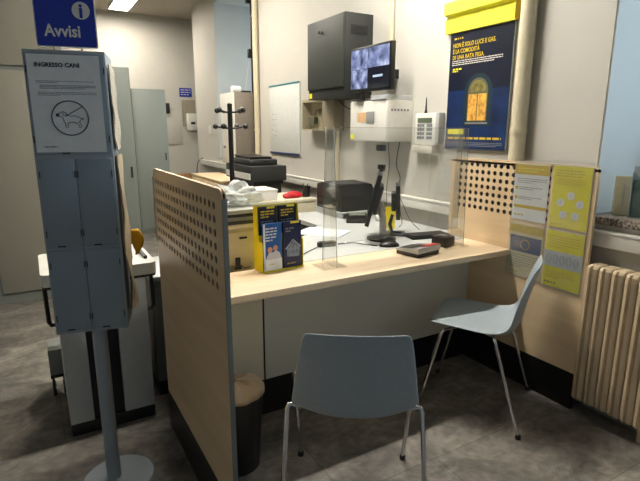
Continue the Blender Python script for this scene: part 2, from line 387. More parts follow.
# ------------------------------------------------------------------ chairs
def chair(loc, rz, label):
    t = thing('visitor_chair', label, 'chair', loc, rz, 'grey visitor chairs at the counter')
    prof = [(.215, .448, .150, 0, .0), (.205, .459, .185, .0, .002), (.16, .459, .200, .0, .006), (.08, .452, .206, .0, .010), (0, .444, .210, 0, .014), (-.07, .426, .212, .0, .030),
            (-.125, .420, .213, .006, .046), (-.165, .432, .211, .016, .052), (-.192, .470, .207, .026, .038), (-.206, .550, .200, .032, .0), (-.220, .61, .192, .032, 0), (-.235, .67, .183, .028, 0),
            (-.249, .725, .172, .022, 0), (-.256, .751, .166, .018, 0), (-.2585, .765, .155, .014, 0)]
    nu = 17; vs = []; fs = []
    for (y, z, hw, fw, up) in prof:
        for k in range(nu):
            u = -1+2*k/(nu-1); vs.append((hw*u, y+fw*u*u, z+up*abs(u)**2.5))
    for i in range(len(prof)-1):
        for k in range(nu-1): a = i*nu+k; fs.append([a, a+1, a+nu+1, a+nu])
    s = MB().add(vs, fs).build('seat_shell', SHELL, t, smooth=True)
    bm = bmesh.new(); bm.from_mesh(s.data); bmesh.ops.recalc_face_normals(bm, faces=bm.faces[:])
    bmesh.ops.solidify(bm, geom=bm.faces[:], thickness=.007); bmesh.ops.recalc_face_normals(bm, faces=bm.faces[:]); bm.to_mesh(s.data); bm.free(); s.data.shade_smooth()
    sd = s.modifiers.new('sub', 'SUBSURF'); sd.levels = 1; sd.render_levels = 2
    for sx in (-1, 1):
        for sy in (1, -1):
            fx, fy = (.215, .235) if sy > 0 else (.242, -.238)
            bxx, by, bz = .222, (.125 if sy > 0 else -.10), .448
            pts = [(sx*.06, by*.75, .425), (sx*.15, by*.9, .428), (sx*.19, by*.97, .438), (sx*.211, by, .4455), (sx*.2225, by*1.01, .4435), (sx*.2275, by*1.05+sy*.002, .432), (sx*.2285, by*1.05+sy*.006, .415),
                   (sx*(fx+.0), fy, .012)]
            lg = MB().tube(pts, .0085, 12).build('leg', CHROME, t, smooth=SM)
            MB().lathe([(.009, 0), (.0125, .002), (.0125, .018), (.009, .024)], (sx*fx, fy, 0), 14).build('foot_cap', BLACKP, lg, smooth=SM)
    MB().box((-.075, -.10, .417), (.075, .12, .4245), .003).build('seat_mount', BLACKP, t, smooth=SM)
    return t
chair((.915, 1.335, 0), math.radians(-33), 'grey moulded chair seen from behind, back to the viewer, next to the waste bin')
chair((1.835, 1.595, 0), math.radians(33), 'grey moulded chair seen from the side, next to the noticeboard screen and radiator')

# ------------------------------------------------------------------ waste bin
t = thing('waste_bin', 'black round waste bin with a beige liner bag, behind the left screen panel', 'waste bin', (.615, 1.735, 0))
MB().lathe([(.085, 0), (.088, .004), (.110, .325), (.113, .33), (.113, .337), (.106, .337), (.104, .28), (.08, .02)], n=36).build('bin_body', BLACKP, t, smooth=SM)
vs = []; fs = []; N = 40; rd = random.Random(3)
prof = [(.1145, .330), (.1155, .334), (.1150, .343), (.108, .352), (.095, .362), (.065, .374), (.03, .380), (.0, .381)]
ph = [rd.uniform(0, 6.28) for _ in range(6)]
for i, (r, z) in enumerate(prof):
    for k in range(N):
        a = 2*PI*k/N; q = .002*math.sin(7*a+ph[0])+.0015*math.sin(13*a+ph[1]); dz = (.007*math.sin(5*a+ph[2]+r*40)+.004*math.sin(11*a+ph[3]))*(1 if i > 2 else .3)
        vs.append(((r+max(q, 0) if i < 3 else r)*math.cos(a), (r+max(q, 0) if i < 3 else r)*math.sin(a), z+(dz if i != 1 else 0)))
for i in range(len(prof)-1):
    for k in range(N): fs.append([i*N+k, i*N+(k+1) % N, (i+1)*N+(k+1) % N, (i+1)*N+k])
MB().add(vs, fs).build('liner_bag', mat('bag_beige', (170, 148, 118), .6, bump=.3, scale=40), t, smooth=True)

# ------------------------------------------------------------------ notice stand
RZ = math.radians(-13.5)
t = thing('notice_stand', 'blue-grey metal notice stand with poster pockets on a round base', 'notice stand', (.128, 1.83, 0), RZ)
BW, BD = .238, .18
bx('display_box', (-BW/2, 0, .655), (BW/2, BD, 1.60), STAND, t, bev=.003)
MB().tube([(.01, .065, .01), (.01, .065, .66)], .026, 24).build('pole', STAND, t, smooth=SM)
MB().lathe([(.135, 0), (.135, .006), (.128, .012), (.03, .014)], (.03, .065, 0), 40).build('base_plate', STAND, t, smooth=SM)
def pocket(x0, x1, z0, z1, nm='pocket'):
    p = bx(nm, (x0, -.0045, z0), (x1, -.0005, z1), STAND2, t, bev=.001)
    for xx in (x0+.003, x1-.003):
        for zz in (z0+.05, z1-.05): MB().box((xx-.0015, -.0065, zz-.011), (xx+.0015, -.0045, zz+.011)).build('clip', BLACKP, p)
    for xx in ((x0*.6+x1*.4),): MB().box((xx-.012, -.0065, z0+.004), (xx+.012, -.0045, z0+.008)).build('clip', BLACKP, p)
pocket(-.115, .115, 1.275, 1.59)
pocket(-.112, -.001, .965, 1.262); pocket(.001, .112, .965, 1.262)
pocket(-.112, -.001, .665, .955); pocket(.001, .112, .665, .955)
# notice sheet held in the upper pocket
n = thing('dog_notice', 'white notice about dogs with a dog in a circle, in the notice stand', 'notice', (.128, 1.83, 0), RZ)
bx('sheet', (-.108, -.0058, 1.284), (.100, -.0048, 1.585), PAPER, n)
text('heading', 'INGRESSO CANI', .0178, INK, n, -.088, 1.548, -.0062, bold=.0007, sx=1.0)
small_print('small_print', -.088, .085, 1.506, 2, .0045, .0016, INKG, n, -.0062, 2, last=.35)
small_print('small_print', -.078, .085, 1.493, 3, .0045, .0018, INKG, n, -.0062, 3, last=.8)
small_print('small_print', -.085, .085, 1.472, 3, .0045, .0016, INKG, n, -.0062, 4, last=.4)
small_print('small_print', -.085, -.045, 1.303, 1, .0045, .003, INK, n, -.0062, 5, last=1)
cx, cz = .000, 1.392
MB().tube([(cx+.0535*math.cos(a*PI/24), -.0062, cz+.0535*math.sin(a*PI/24)) for a in range(48)], .0019, 6, closed=True).build('ring', INK, n)
dog = [(-.046, .012), (-.040, .0165), (-.034, .018), (-.029, .0225), (-.021, .023), (-.014, .019), (-.010, .010), (.0, .008), (.012, .009), (.024, .007), (.034, .001), (.044, -.001), (.046, -.003), (.036, -.005),
       (.032, -.010), (.030, -.016), (.036, -.024), (.035, -.033), (.026, -.033), (.028, -.026), (.018, -.017), (.008, -.014), (-.004, -.015), (-.010, -.020), (-.009, -.034), (-.018, -.034), (-.018, -.020), (-.023, -.008), (-.026, .004),
       (-.032, .007), (-.044, .006)]
MB().tube([(cx+x*.86, -.0062, cz+z*.86) for x, z in dog], .0009, 5, closed=True).build('dog_outline', INK, n)
MB().tube([(cx-.025*.86, -.0062, cz+.02*.86), (cx-.02*.86, -.0062, cz+.008*.86), (cx-.014*.86, -.0062, cz+.006*.86), (cx-.012*.86, -.0062, cz+.016*.86)], .0009, 5).build('dog_ear', INK, n)
MB().tube([(cx-.012, -.0062, cz+.007), (cx+.038, -.0062, cz+.036)], .0012, 5).build('leash', INK, n)
MB().box((cx-.041, -.0064, cz+.005), (cx-.032, -.006, cz+.014)).build('dog_muzzle', INK, n)
# Avvisi sign on top
s = thing('avvisi_sign', 'blue Avvisi sign with a white info symbol on top of the notice stand', 'sign', (.128, 1.83, 0), RZ)
def rrect(x0, z0, x1, z1, r, n=5):
    p = []
    for (cx_, cz_, a0) in ((x1-r, z1-r, 0), (x0+r, z1-r, PI/2), (x0+r, z0+r, PI), (x1-r, z0+r, 1.5*PI)):
        p += [(cx_+r*math.cos(a0+i*PI/2/n), cz_+r*math.sin(a0+i*PI/2/n)) for i in range(n+1)]
    return p
MB().prism(rrect(-.078, 1.6105, .100, 1.83, .008), .02, .024, 'y').build('sign_plate', WHITEP, s)
MB().prism(rrect(-.0745, 1.614, .0965, 1.8265, .006), .0188, .0198, 'y').build('blue_field', BLUE, s)
text('lettering', 'Avvisi', .050, WHITEP, s, -.052, 1.643, .0184, bold=.0012, sx=.88)
MB().lathe([(.026, .0178), (.026, .0186)], (.058, 0, 1.722), 36, 'y').build('info_disc', WHITEP, s)
text('info_letter', 'i', .058, BLUE, s, .058, 1.702, .0172, align='CENTER', bold=.0018)
for xx in (-.03, .05): MB().tube([(xx, .026, 1.6005), (xx, .026, 1.63)], .003, 8).build('bracket', GREYM, s)
# papers on its right side
def side_sheet(name, label, cat, zs, y0, y1, m, amp=.004, off=.003, seed=0):
    # ripply hanging sheet on the right side face: local x = outwards
    o = thing(name, label, cat, (.128, 1.83, 0), RZ); rd = random.Random(seed); vs = []; fs = []; nv, nh = 18, 8
    for i in range(nv+1):
        z = zs[0]+(zs[1]-zs[0])*i/nv
        for k in range(nh+1):
            y = y0+(y1-y0)*k/nh
            x = BW/2+off+amp*(1+math.sin(i*.7+seed+k*.5))*(i/nv)+rd.uniform(0, amp*.35)
            vs.append((x, y, z))
    for i in range(nv):
        for k in range(nh): a = i*(nh+1)+k; fs.append([a, a+1, a+nh+2, a+nh+1])
    b2 = MB().add(vs, fs); n0 = len(vs)
    vs2 = [(v[0]+.004, v[1], v[2]) for v in vs]; b2.add(vs2, fs)
    rim = [k for k in range(nh+1)]+[i*(nh+1)+nh for i in range(1, nv+1)]+[nv*(nh+1)+k for k in range(nh-1, -1, -1)]+[i*(nh+1) for i in range(nv-1, 0, -1)]
    b2.f += [[rim[i], rim[(i+1) % len(rim)], rim[(i+1) % len(rim)]+n0, rim[i]+n0] for i in range(len(rim))]
    b2.build('sheets', m, o, smooth=SM); return o
o = side_sheet('paper_pad', 'upper stack of white printed sheets on the right side of the notice stand', 'papers', (1.563, 1.29), .012, .172, PAPERO, .004, .004, 1)
p = MB(); rd = random.Random(9)
for i in range(30):
    z = 1.55-i*.0082; p.box((BW/2+.0175, .03, z-.0014), (BW/2+.018, .03+rd.uniform(.07, .12), z))
p.build('small_print', INKG, o)
side_sheet('worn_sheets', 'lower curled worn beige sheets on the right side of the notice stand', 'papers', (1.27, .70), .015, .17, mat('worn_paper', (176, 158, 130), .8, scale=12, var=.12), .010, .005, 4)
o = thing('yellow_leaflet', 'small curled yellow tag hanging from the worn sheets of the notice stand', 'tag', (.318, 1.96, 0), RZ)
vs = []; fs = []
for i in range(9):
    z = .985-i*.0125; hw = .006+.017*math.sin(PI*min(1, (i+1)/8.2)); 
    for k in range(5): vs.append((-hw+2*hw*k/4+.010*math.sin(i*.35)-.004, .003*k, z))
for i in range(8):
    for k in range(4): a = i*5+k; fs.append([a, a+1, a+6, a+5])
q = MB().add(vs, fs).build('tag_sheet', mat('tag_orange', (236, 176, 34), .5), o, smooth=True)
bm = bmesh.new(); bm.from_mesh(q.data); bmesh.ops.solidify(bm, geom=bm.faces[:], thickness=.004); bm.to_mesh(q.data); bm.free()

# ------------------------------------------------------------------ white console behind the stand
t = thing('white_console', 'white two-panel pedestal console with a black recess, behind the notice stand', 'console', (.03, 2.27, 0))
bx('kick_plate', (0, .006, 0), (.365, .42, .06), BLACKK, t)
bx('side_pillar', (0, 0, .06), (.098, .42, .70), WHITEL, t, bev=.003); bx('side_pillar', (.232, 0, .06), (.365, .42, .70), WHITEL, t, bev=.003)
bx('recess', (.099, .02, .06), (.231, .41, .70), BLACKP, t)
MB().prism(rrect(-.048, .0, .42, .42, .03), .712, .765).build('tray_top', WHITEP, t)
MB().prism(rrect(-.046, .002, .418, .418, .03), .7005, .7115).build('tray_rim', BLACKP, t)
MB().tube([(-.038, .03, .70), (-.036, .03, .55), (-.028, .03, .535), (0, .03, .535)], .009, 8).build('handle', BLACKP, t, smooth=SM)
MB().tube([(.398, .04, .70), (.40, .04, .55), (.39, .04, .535), (.365, .04, .535)], .009, 8).build('handle', BLACKP, t, smooth=SM)
MB().box((.38, .08, .7655), (.395, .36, .78)).build('grip_bar', BLACKP, t)
t = thing('grey_low_cabinet', 'low grey cabinet standing between the white console and the left screen panel', 'cabinet', (.452, 2.44, 0))
bx('body', (0, 0, .08), (.36, .40, .62), GREYM, t, bev=.003); bx('kick_plate', (.005, .01, 0), (.355, .39, .08), BLACKK, t)
bx('top', (-.005, -.01, .62), (.365, .41, .645), WHITEL, t, bev=.003)
t = thing('rolling_box', 'small pale grey box on casters at the left side of the white console', 'box', (-.03, 2.70, 0))
bx('body', (0, 0, .12), (.085, .16, .26), GREYM, t, bev=.004)
k = MB()
for x in (.012, .062):
    for y in (.02, .12): k.tube([(x, y, .03), (x, y, .12)], .006, 8)
k.box((0, 0, .105), (.085, .16, .1195)); k.build('carriage', BLACKP, t)
for x in (.012, .062):
    for y in (.02, .12): MB().lathe([(.016, -.008), (.018, -.004), (.018, .004), (.016, .008)], (x, y, .018), 16, 'x').build('caster', BLACKP, t, smooth=SM)

# ------------------------------------------------------------------ lockers and cupboards on the left
t = thing('tall_cupboard', 'tall beige cupboard with a grey plinth and upper doors, left of the notice stand', 'cupboard', (-2.35, 4.45, 0))
bx('body', (0, .004, 0), (2.64, .50, 3.085), GREYM, t)
for i, x in enumerate((0.02, .68, 1.34, 2.0)):
    d = bx('door', (x+.055, -.014, .09), (x+.60, .003, 1.775), BEIGEC, t, bev=.003)
    bx('handle', (x+.565, -.03, .95), (x+.58, -.0145, 1.07), GREYM, d)
    bx('upper_door', (x-.008, -.016, 1.812), (x+.645, .003, 3.07), BEIGEC, t, bev=.003)
def locker(name, label, loc, w_, d_, h_, nd):
    t = thing(name, label, 'locker', loc, 0, 'grey metal lockers')
    bx('body', (0, 0, 0), (w_, d_, h_), LOCK, t, bev=.004)
    dw = w_/nd
    for i in range(nd):
        d = bx('door', (i*dw+.018, -.014, .06), ((i+1)*dw-.018, -.0005, h_-.035), LOCK, t, bev=.003)
        bx('handle', ((i+1)*dw-.05, -.024, h_*.52), ((i+1)*dw-.035, -.0145, h_*.52+.09), DKGREY, d)
locker('metal_locker', 'near grey metal locker directly behind the right edge of the notice stand', (.35, 4.42, 0), .42, .48, 1.842, 1)
locker('metal_locker', 'far grey metal locker below the bright ceiling light', (1.175, 6.70, 0), .41, .48, 1.845, 1)

# ------------------------------------------------------------------ far wall fittings
t = thing('wall_sign', 'small blue sign on the far wall above the white meter box', 'sign', (2.27, FY-.008, 1.88))
bx('plate', (0, 0, 0), (.205, .007, .14), BLUE, t)
small_print('lettering', .02, .185, .115, 3, .037, .013, WHITEP, t, -.001, 5, (.03, .07), last=.8)
t = thing('wall_meter', 'white meter box with a small display mounted on the far wall', 'meter', (2.30, FY-.002, 1.30))
bx('back_plate', (0, -.02, .10), (.22, 0, .53), mat('taupe_plate', (150, 142, 124), .6), t)
b = bx('housing', (.05, -.10, .03), (.24, -.021, .31), WHITEP, t, bev=.015)
bx('display', (.11, -.104, .13), (.18, -.1005, .17), DKGREY, t)
t = thing('junction_frame', 'thin pale rectangular panel on the far wall beside the grey locker', 'panel', (1.95, FY-.012, 1.10))
bx('panel', (0, 0, 0), (.33, .011, .55), WALL, t, bev=.003)
t = thing('wall_phone', 'small black intercom handset on the far wall beside the grey locker', 'intercom', (2.02, FY-.04, 1.60))
bx('body', (0, 0, 0), (.07, .039, .17), BLACKP, t, bev=.01); bx('handset', (.01, -.025, .01), (.05, -.001, .16), BLACKP, t, bev=.01)

# ------------------------------------------------------------------ things on the long wall (local front = -Y, rotated to face -X)
RW = -PI/2
def wall_thing(name, label, cat, y, z, x=W-.001, group=None): return thing(name, label, cat, (x, y, z), RW, group)
# whiteboard y 5.03..4.33, z 1.105..1.80
t = wall_thing('whiteboard', 'white board sheet with blue edge strips on the wall left of the grey cabinet', 'whiteboard', 5.035, 1.105)
bx('board', (0, -.012, 0), (.69, -.001, .695), mat('board_white', (216, 219, 214), .25), t, bev=.002)
bx('edge_strip', (-.002, -.016, .682), (.692, -.0125, .698), mat('strip_teal', (42, 120, 132), .4), t); bx('edge_strip', (-.002, -.016, -.004), (.692, -.0125, .016), mat('strip_blue', (34, 50, 96), .4), t)
b = MB(); rd = random.Random(11)
for r_ in range(5):
    for k in range(2):
        x = .06+.07*k+rd.uniform(-.01, .01); z = .40-.055*r_+rd.uniform(-.01, .01); b.tube([(x, -.0128, z), (x+.02, -.0128, z+.008), (x+.035, -.0128, z-.004)], .0015, 4)
b.build('marker_writing', INK, t)
# grey wall cabinet (x 2.04..2.3, y 3.19..3.735)
t = wall_thing('wall_cabinet', 'dark grey locked metal cabinet high on the wall', 'cabinet', 3.735, 1.59)
bx('body', (0, -.245, 0), (.545, -.001, .588), DKGREY, t, bev=.003)
d = bx('door', (.006, -.260, .075), (.539, -.2455, .582), mat('charcoal_door', (54, 57, 53), .55), t, bev=.003)
MB().lathe([(.012, 0), (.012, .014), (.006, .022)], (.22, -.276, .49), 14, 'y').build('lock', CHROME, d)
MB().lathe([(.008, 0), (.008, .010)], (.26, -.271, .485), 14, 'y').build('lock', CHROME, d)
bx('warning_sticker', (.012, -.2475, .012), (.055, -.2456, .05), YEL, t)
b = MB()
for i in range(6): b.box((.5455, -.20, .50-i*.012), (.547, -.05, .506-i*.012))
b.build('vent', BLACKP, t)
# beige open box
t = wall_thing('electrical_box', 'beige open-front electrical box on the wall below the grey cabinet', 'electrical box', 4.13, 1.345)
b = MB(); b.box((0, -.10, 0), (.012, -.001, .27)).box((.36, -.10, 0), (.372, -.001, .27)).box((.012, -.10, 0), (.36, -.001, .012)).box((.012, -.10, .245), (.36, -.001, .27)).box((.012, -.012, .012), (.36, -.001, .245))
b.build('casing', mat('taupe_casing', (176, 168, 142), .5), t)
k = MB().box((.05, -.05, .06), (.14, -.013, .12)).box((.2, -.04, .14), (.26, -.013, .19)).tube([(.1, -.03, .12), (.16, -.03, .18), (.2, -.03, .17)], .004, 6); k.build('terminals', mat('olive_grey', (96, 98, 82), .6), t)
bx('side_cover', (.3735, -.10, 0), (.56, -.001, .245), mat('taupe_casing2', (160, 150, 128), .5), t, bev=.003)
# alarm panel box y 2.703..3.13, z 1.277..1.55, x 2.075
t = wall_thing('alarm_panel_box', 'large white metal alarm panel box on the wall under the monitor', 'control box', 3.135, 1.277)
bx('housing', (0, -.222, 0), (.432, -.001, .275), WHITEP, t, bev=.004)
bx('front_cover', (.004, -.2285, .004), (.428, -.2225, .271), WHITEP, t, bev=.002)
bx('orange_label', (.10, -.2305, .13), (.21, -.229, .195), mat('peach', (222, 180, 134), .5), t); bx('control_pad', (.21, -.236, .12), (.30, -.229, .20), mat('pad_grey', (140, 142, 140), .4), t, bev=.003)
bx('warning_sticker', (.012, -.2305, .01), (.055, -.229, .045), YEL, t)
MB().lathe([(.005, 0), (.005, .003)], (.17, -.2318, .255), 10, 'y').build('screw', CHROME, t)
b = MB()
for i in range(6): b.box((.4325, -.19+i*.027, .20), (.4335, -.175+i*.027, .215))
b.build('vent', INKG, t)
# papers on top
o = thing('paper_stack', 'loose white papers lying on top of the white alarm panel box', 'papers', (2.185, 2.79, 1.5535))
for i in range(6): MB().box((-.115+rd.uniform(-.01, .01), -.085, i*.005), (.095, .09+rd.uniform(-.01, .005), i*.005+.0042)).build('sheet', PAPER, o, rot=(0, 0, rd.uniform(-.08, .08)))
# cctv monitor
t = thing('cctv_monitor', 'flat monitor with camera pictures, standing above the white alarm panel box', 'monitor', (2.085, 2.90, 1.613), RW)
t.rotation_euler.z += .0
t.scale = (.9, 1, 1.02)
bx('housing', (-.262, -.02, 0), (.262, .018, .292), BLACKP, t, bev=.004)
sc_ = bx('screen', (-.248, -.0215, .018), (.248, -.0203, .28), mat('screen_black', (16, 18, 26), .1, emit=.35, ecol=(.02, .022, .035)), t)
def pic(nm, x0, z0, x1, z1, c, scale, seed):
    m = bpy.data.materials.new(nm); m.use_nodes = True; nt = m.node_tree; pb = nt.nodes['Principled BSDF']
    tc = nt.nodes.new('ShaderNodeTexCoord'); v = nt.nodes.new('ShaderNodeTexVoronoi'); v.inputs['Scale'].default_value = scale; mp = nt.nodes.new('ShaderNodeMapping'); mp.inputs['Location'].default_value = (seed, seed*2, seed)
    n_ = nt.nodes.new('ShaderNodeTexNoise'); n_.inputs['Scale'].default_value = scale*1.4; n_.inputs['Detail'].default_value = 5
    r = nt.nodes.new('ShaderNodeValToRGB'); e = r.color_ramp.elements; e[0].color = (.02, .03, .09, 1); e[0].position = .34; e[1].color = (*c, 1); e[1].position = .52
    q_ = e.new(.7); q_.color = (.55, .62, .85, 1)
    nt.links.new(tc.outputs['Object'], mp.inputs[0]); nt.links.new(mp.outputs[0], n_.inputs['Vector']); nt.links.new(n_.outputs['Fac'], r.inputs[0])
    nt.links.new(r.outputs[0], pb.inputs['Emission Color']); pb.inputs['Emission Strength'].default_value = .9; pb.inputs['Base Color'].default_value = (.02, .02, .02, 1); pb.inputs['Roughness'].default_value = .2
    bx('camera_picture', (x0, -.0228, z0), (x1, -.0218, z1), m, sc_)
pic('cctv_a', -.245, .15, -.02, .277, (.22, .27, .50), 9, 1); pic('cctv_b', -.245, .022, -.02, .148, (.20, .24, .45), 11, 4); pic('cctv_c', -.015, .15, .245, .277, (.20, .25, .48), 8, 7)
bx('status_text', (.05, -.0228, .085), (.17, -.0218, .10), mat('status_grey', (150, 165, 190), .4, emit=.4), sc_)
MB().box((-.15, -.005, -.052), (-.10, .015, .0)).box((-.20, -.04, -.058), (-.06, .06, -.050), .003).build('foot', BLACKP, t)
bx('wall_arm', (-.03, .0185, .09), (.03, .222, .15), BLACKP, t)
# keypad
t = wall_thing('access_keypad', 'white keypad terminal with antenna on the wall beside the dark poster', 'keypad', 2.622, 1.236)
bx('housing', (0, -.05, .02), (.197, -.001, .225), WHITEP, t, bev=.01)
bx('display', (.03, -.053, .165), (.165, -.0505, .195), mat('lcd', (96, 108, 88), .3), t)
b = MB()
for i in range(4):
    for j in range(3): b.box((.03+j*.024, -.054, .06+i*.026), (.048+j*.024, -.0505, .078+i*.026))
for i in range(4): b.box((.12, -.054, .06+i*.026), (.17, -.0505, .078+i*.026))
b.build('keys', INKG, t)
bx('tray', (-.008, -.062, -.03), (.185, -.001, .018), mat('pale_tray', (206, 200, 186), .5), t, bev=.004)
MB().tube([(.075, -.025, .225), (.075, -.025, .25), (.075, -.025, .325)], [.012, .006, .002], 10).build('antenna', BLACKP, t)
bx('side_cover', (.1985, -.055, .03), (.232, -.001, .228), mat('side_grey', (176, 178, 176), .4), t, bev=.008)
MB().tube([(.12, -.02, -.03), (.125, -.015, -.2), (.12, -.012, -.30)], .0016, 6).build('cable', WHITEP, t)
# poster y 2.375..1.915, z 1.25..1.92
t = wall_thing('night_window_poster', 'dark blue poster with a lit arched window hanging under a yellow rail', 'poster', 2.362, 1.245)
bx('frame', (-.006, -.014, -.006), (.466, -.001, .676), GREYM, t)
bx('print', (0, -.0165, 0), (.46, -.0145, .67), NAVY, t)
MB().box((0, -.0172, 0), (.46, -.0167, .34)).build('blue_street', mat('poster_blue', (20, 44, 84), .45, scale=7, var=.5), t)
def arch(x0, x1, z0, z1, n_=12):
    r = (x1-x0)/2; cx_ = (x0+x1)/2; return [(x0, z0), (x1, z0)]+[(cx_+r*math.cos(i*PI/n_), z1-r+r*math.sin(i*PI/n_)) for i in range(n_+1)]
MB().prism(arch(.135, .345, .135, .430), -.0178, -.0174, 'y').build('arch_surround', mat('poster_stone', (34, 52, 62), .5), t)
MB().prism(arch(.165, .315, .16, .405), -.0184, -.0180, 'y').build('arch_frame', mat('poster_frame', (92, 96, 74), .5), t)
for q in ((.172, .236), (.244, .308)): MB().box((q[0], -.019, .165), (q[1], -.0186, .315)).build('lit_pane', mat('poster_glow', (222, 158, 70), .5, scale=40, var=.5), t)
MB().prism([(.178, .327)]+[(.302, .327)]+[(.24+.062*math.cos(i*PI/8), .330+.062*math.sin(i*PI/8)) for i in range(1, 8)], -.019, -.0186, 'y').build('fanlight', mat('poster_fan', (122, 112, 62), .5, scale=40, var=.4), t)
MB().box((.155, -.0192, .145), (.325, -.0186, .154)).build('window_ledge', INKG, t)
text('headline', "NON È SOLO LUCE E GAS.\nÈ LA COMODITÀ\nDI UNA RATA FISSA.", .034, YELD, t, .022, .590, -.0175, bold=.0006, sx=.8)
small_print('small_print', .022, .40, .515, 3, .011, .0045, WHITEP, t, -.0178, 21, last=.85)
small_print('logo', .03, .10, .645, 1, .01, .010, YELD, t, -.0178, 22, last=1)
small_print('logo', .03, .10, .47, 2, .012, .008, YEL, t, -.0178, 23, last=.6)
bx('yellow_label', (.018, -.0185, .085), (.15, -.0175, .115), YEL, t)
small_print('small_print', .02, .43, .068, 1, .01, .012, YELD, t, -.0178, 24, (.03, .05), last=1)
small_print('small_print', .02, .44, .038, 3, .009, .004, INKG, t, -.0178, 25, last=.9)
t = wall_thing('yellow_rail', 'two-step yellow header rail above the dark poster', 'rail', 2.40, 1.92)
MB().prism([(-.001, 0), (-.03, 0), (-.035, .075), (-.022, .085), (-.022, .095), (-.05, .105), (-.05, .17), (-.012, .18), (-.001, .18)], 0, .52, 'x').build('profile', YELH, t)
bx('end_cap', (.5201, -.05, 0), (.523, -.001, .18), YELD, t)

# ------------------------------------------------------------------ notices on the right screen panel
def notice(name, label, y, z, w_, h_, builder, off=.0):
    t = thing(name, label, 'notice', (2.1885-off, y, z), RW, None)
    s_ = bx('sheet', (0, -.002, 0), (w_, -.0008, h_), PAPER, t); builder(t, w_, h_)
    bx('clear_sleeve', (-.006, -.0052, -.008), (w_+.004, -.0045, h_+(.022 if z > .8 else .006)), SLEEVE, t)
def nA(t, w_, h_):
    bx('yellow_band', (.0, -.0028, h_-.055), (w_, -.0021, h_-.004), YELD, t); small_print('title', .02, .17, h_-.022, 2, .014, .006, YEL, t, -.0032, 31, last=.8)
    for k, z in enumerate((h_-.125, h_-.175)):
        MB().lathe([(.009, 0), (.009, .0006)], (.018, -.0028, z), 14, 'y').build('bullet', YELD, t); small_print('small_print', .034, .17, z+.006, 2, .009, .0035, INKG, t, -.0028, 32+k, last=.6)
    small_print('small_print', .02, .19, h_-.075, 3, .010, .003, INKG, t, -.0028, 37, last=.5)
    bx('yellow_band', (.01, -.0028, .062), (w_, -.0021, .078), YELD, t); small_print('logo', .015, .07, .03, 1, .01, .008, YELD, t, -.0028, 35, last=1)
def nB(t, w_, h_):
    bx('yellow_field', (.002, -.0028, .002), (w_-.002, -.0021, h_-.002), YEL, t); small_print('title', .018, .16, h_-.02, 3, .013, .006, YELD, t, -.0032, 36, last=.9)
    small_print('small_print', .018, .17, h_-.062, 4, .008, .003, YELD, t, -.0032, 38, last=.9)
    for i in range(5):
        a = PI/2+i*2*PI/5; x = w_*.52+.052*math.cos(a); z = h_*.36+.052*math.sin(a)
        MB().lathe([(.0195, 0), (.0195, .0006)], (x, -.0036, z), 22, 'y').build('white_disc', PAPER, t)
        MB().tube([(x-.006, -.0040, z-.007), (x+.001, -.0040, z+.008), (x+.007, -.0040, z-.005)], .0009, 4).build('icon', INKG if i else YELD, t)
    small_print('logo', .015, .07, .022, 1, .01, .008, YELD, t, -.0032, 39, last=1)
def nC(t, w_, h_):
    bx('mustard_field', (0, -.0028, 0), (w_, -.0021, h_), mat('cream_notice', (214, 202, 164), .6), t)
    bx('yellow_band', (0, -.0034, h_-.05), (w_, -.0029, h_-.01), mat('dull_mustard', (190, 168, 62), .6), t)
    bx('blue_banner', (.008, -.0034, .13), (w_-.008, -.0029, .215), mat('banner_blue', (70, 84, 122), .5), t)
    MB().tube([(w_/2+.026*math.cos(i*PI/8), -.0037, .172+.026*math.sin(i*PI/8)) for i in range(16)], .0012, 5, closed=True).build('star_ring', YELD, t)
    for k in range(12):
        a = k*PI/6; MB().lathe([(.0022, 0), (.0022, .0006)], (w_/2+.026*math.cos(a), -.0042, .172+.026*math.sin(a)), 6, 'y').build('star', YELD, t)
    small_print('small_print', .015, w_-.02, .115, 6, .013, .0035, INKG, t, -.0034, 41, last=.5); small_print('logo', .015, .07, .022, 1, .01, .007, YELD, t, -.0034, 42, last=1)
def nD(t, w_, h_):
    bx('yellow_field', (.002, -.0028, .002), (w_-.002, -.0021, h_-.004), YEL, t); bx('pale_band', (.002, -.0034, .105), (w_-.002, -.0029, .185), mat('pale_band', (196, 202, 206), .6), t)
    for k in range(5): x = .028+k*.036; MB().tube([(x+.012*math.cos(i*PI/6), -.0038, .145+.022*math.sin(i*PI/6)) for i in range(12)], .0010, 5, closed=True).build('figure_icon', INKG, t)
    small_print('small_print', .018, .18, h_-.03, 5, .013, .004, YELD, t, -.0032, 43, last=.5); small_print('small_print', .018, .17, .085, 4, .011, .0035, YELD, t, -.0032, 44, last=.5)
    small_print('logo', .015, .08, .028, 1, .01, .009, mat('olive_ink', (120, 116, 40), .6), t, -.0032, 45, last=1)
notice('service_notice', 'white notice with yellow bands, upper left of the four on the screen panel', 1.74, .900, .202, .290, nA)
notice('hygiene_notice', 'bright yellow notice with five white discs, upper right of the four', 1.520, .893, .200, .300, nB)
notice('blue_banner_notice', 'cream notice with a dark blue star banner, lower left of the four', 1.742, .600, .205, .282, nC)
notice('distance_notice', 'yellow notice with a pale band of figures, lower right of the four', 1.524, .592, .203, .290, nD)

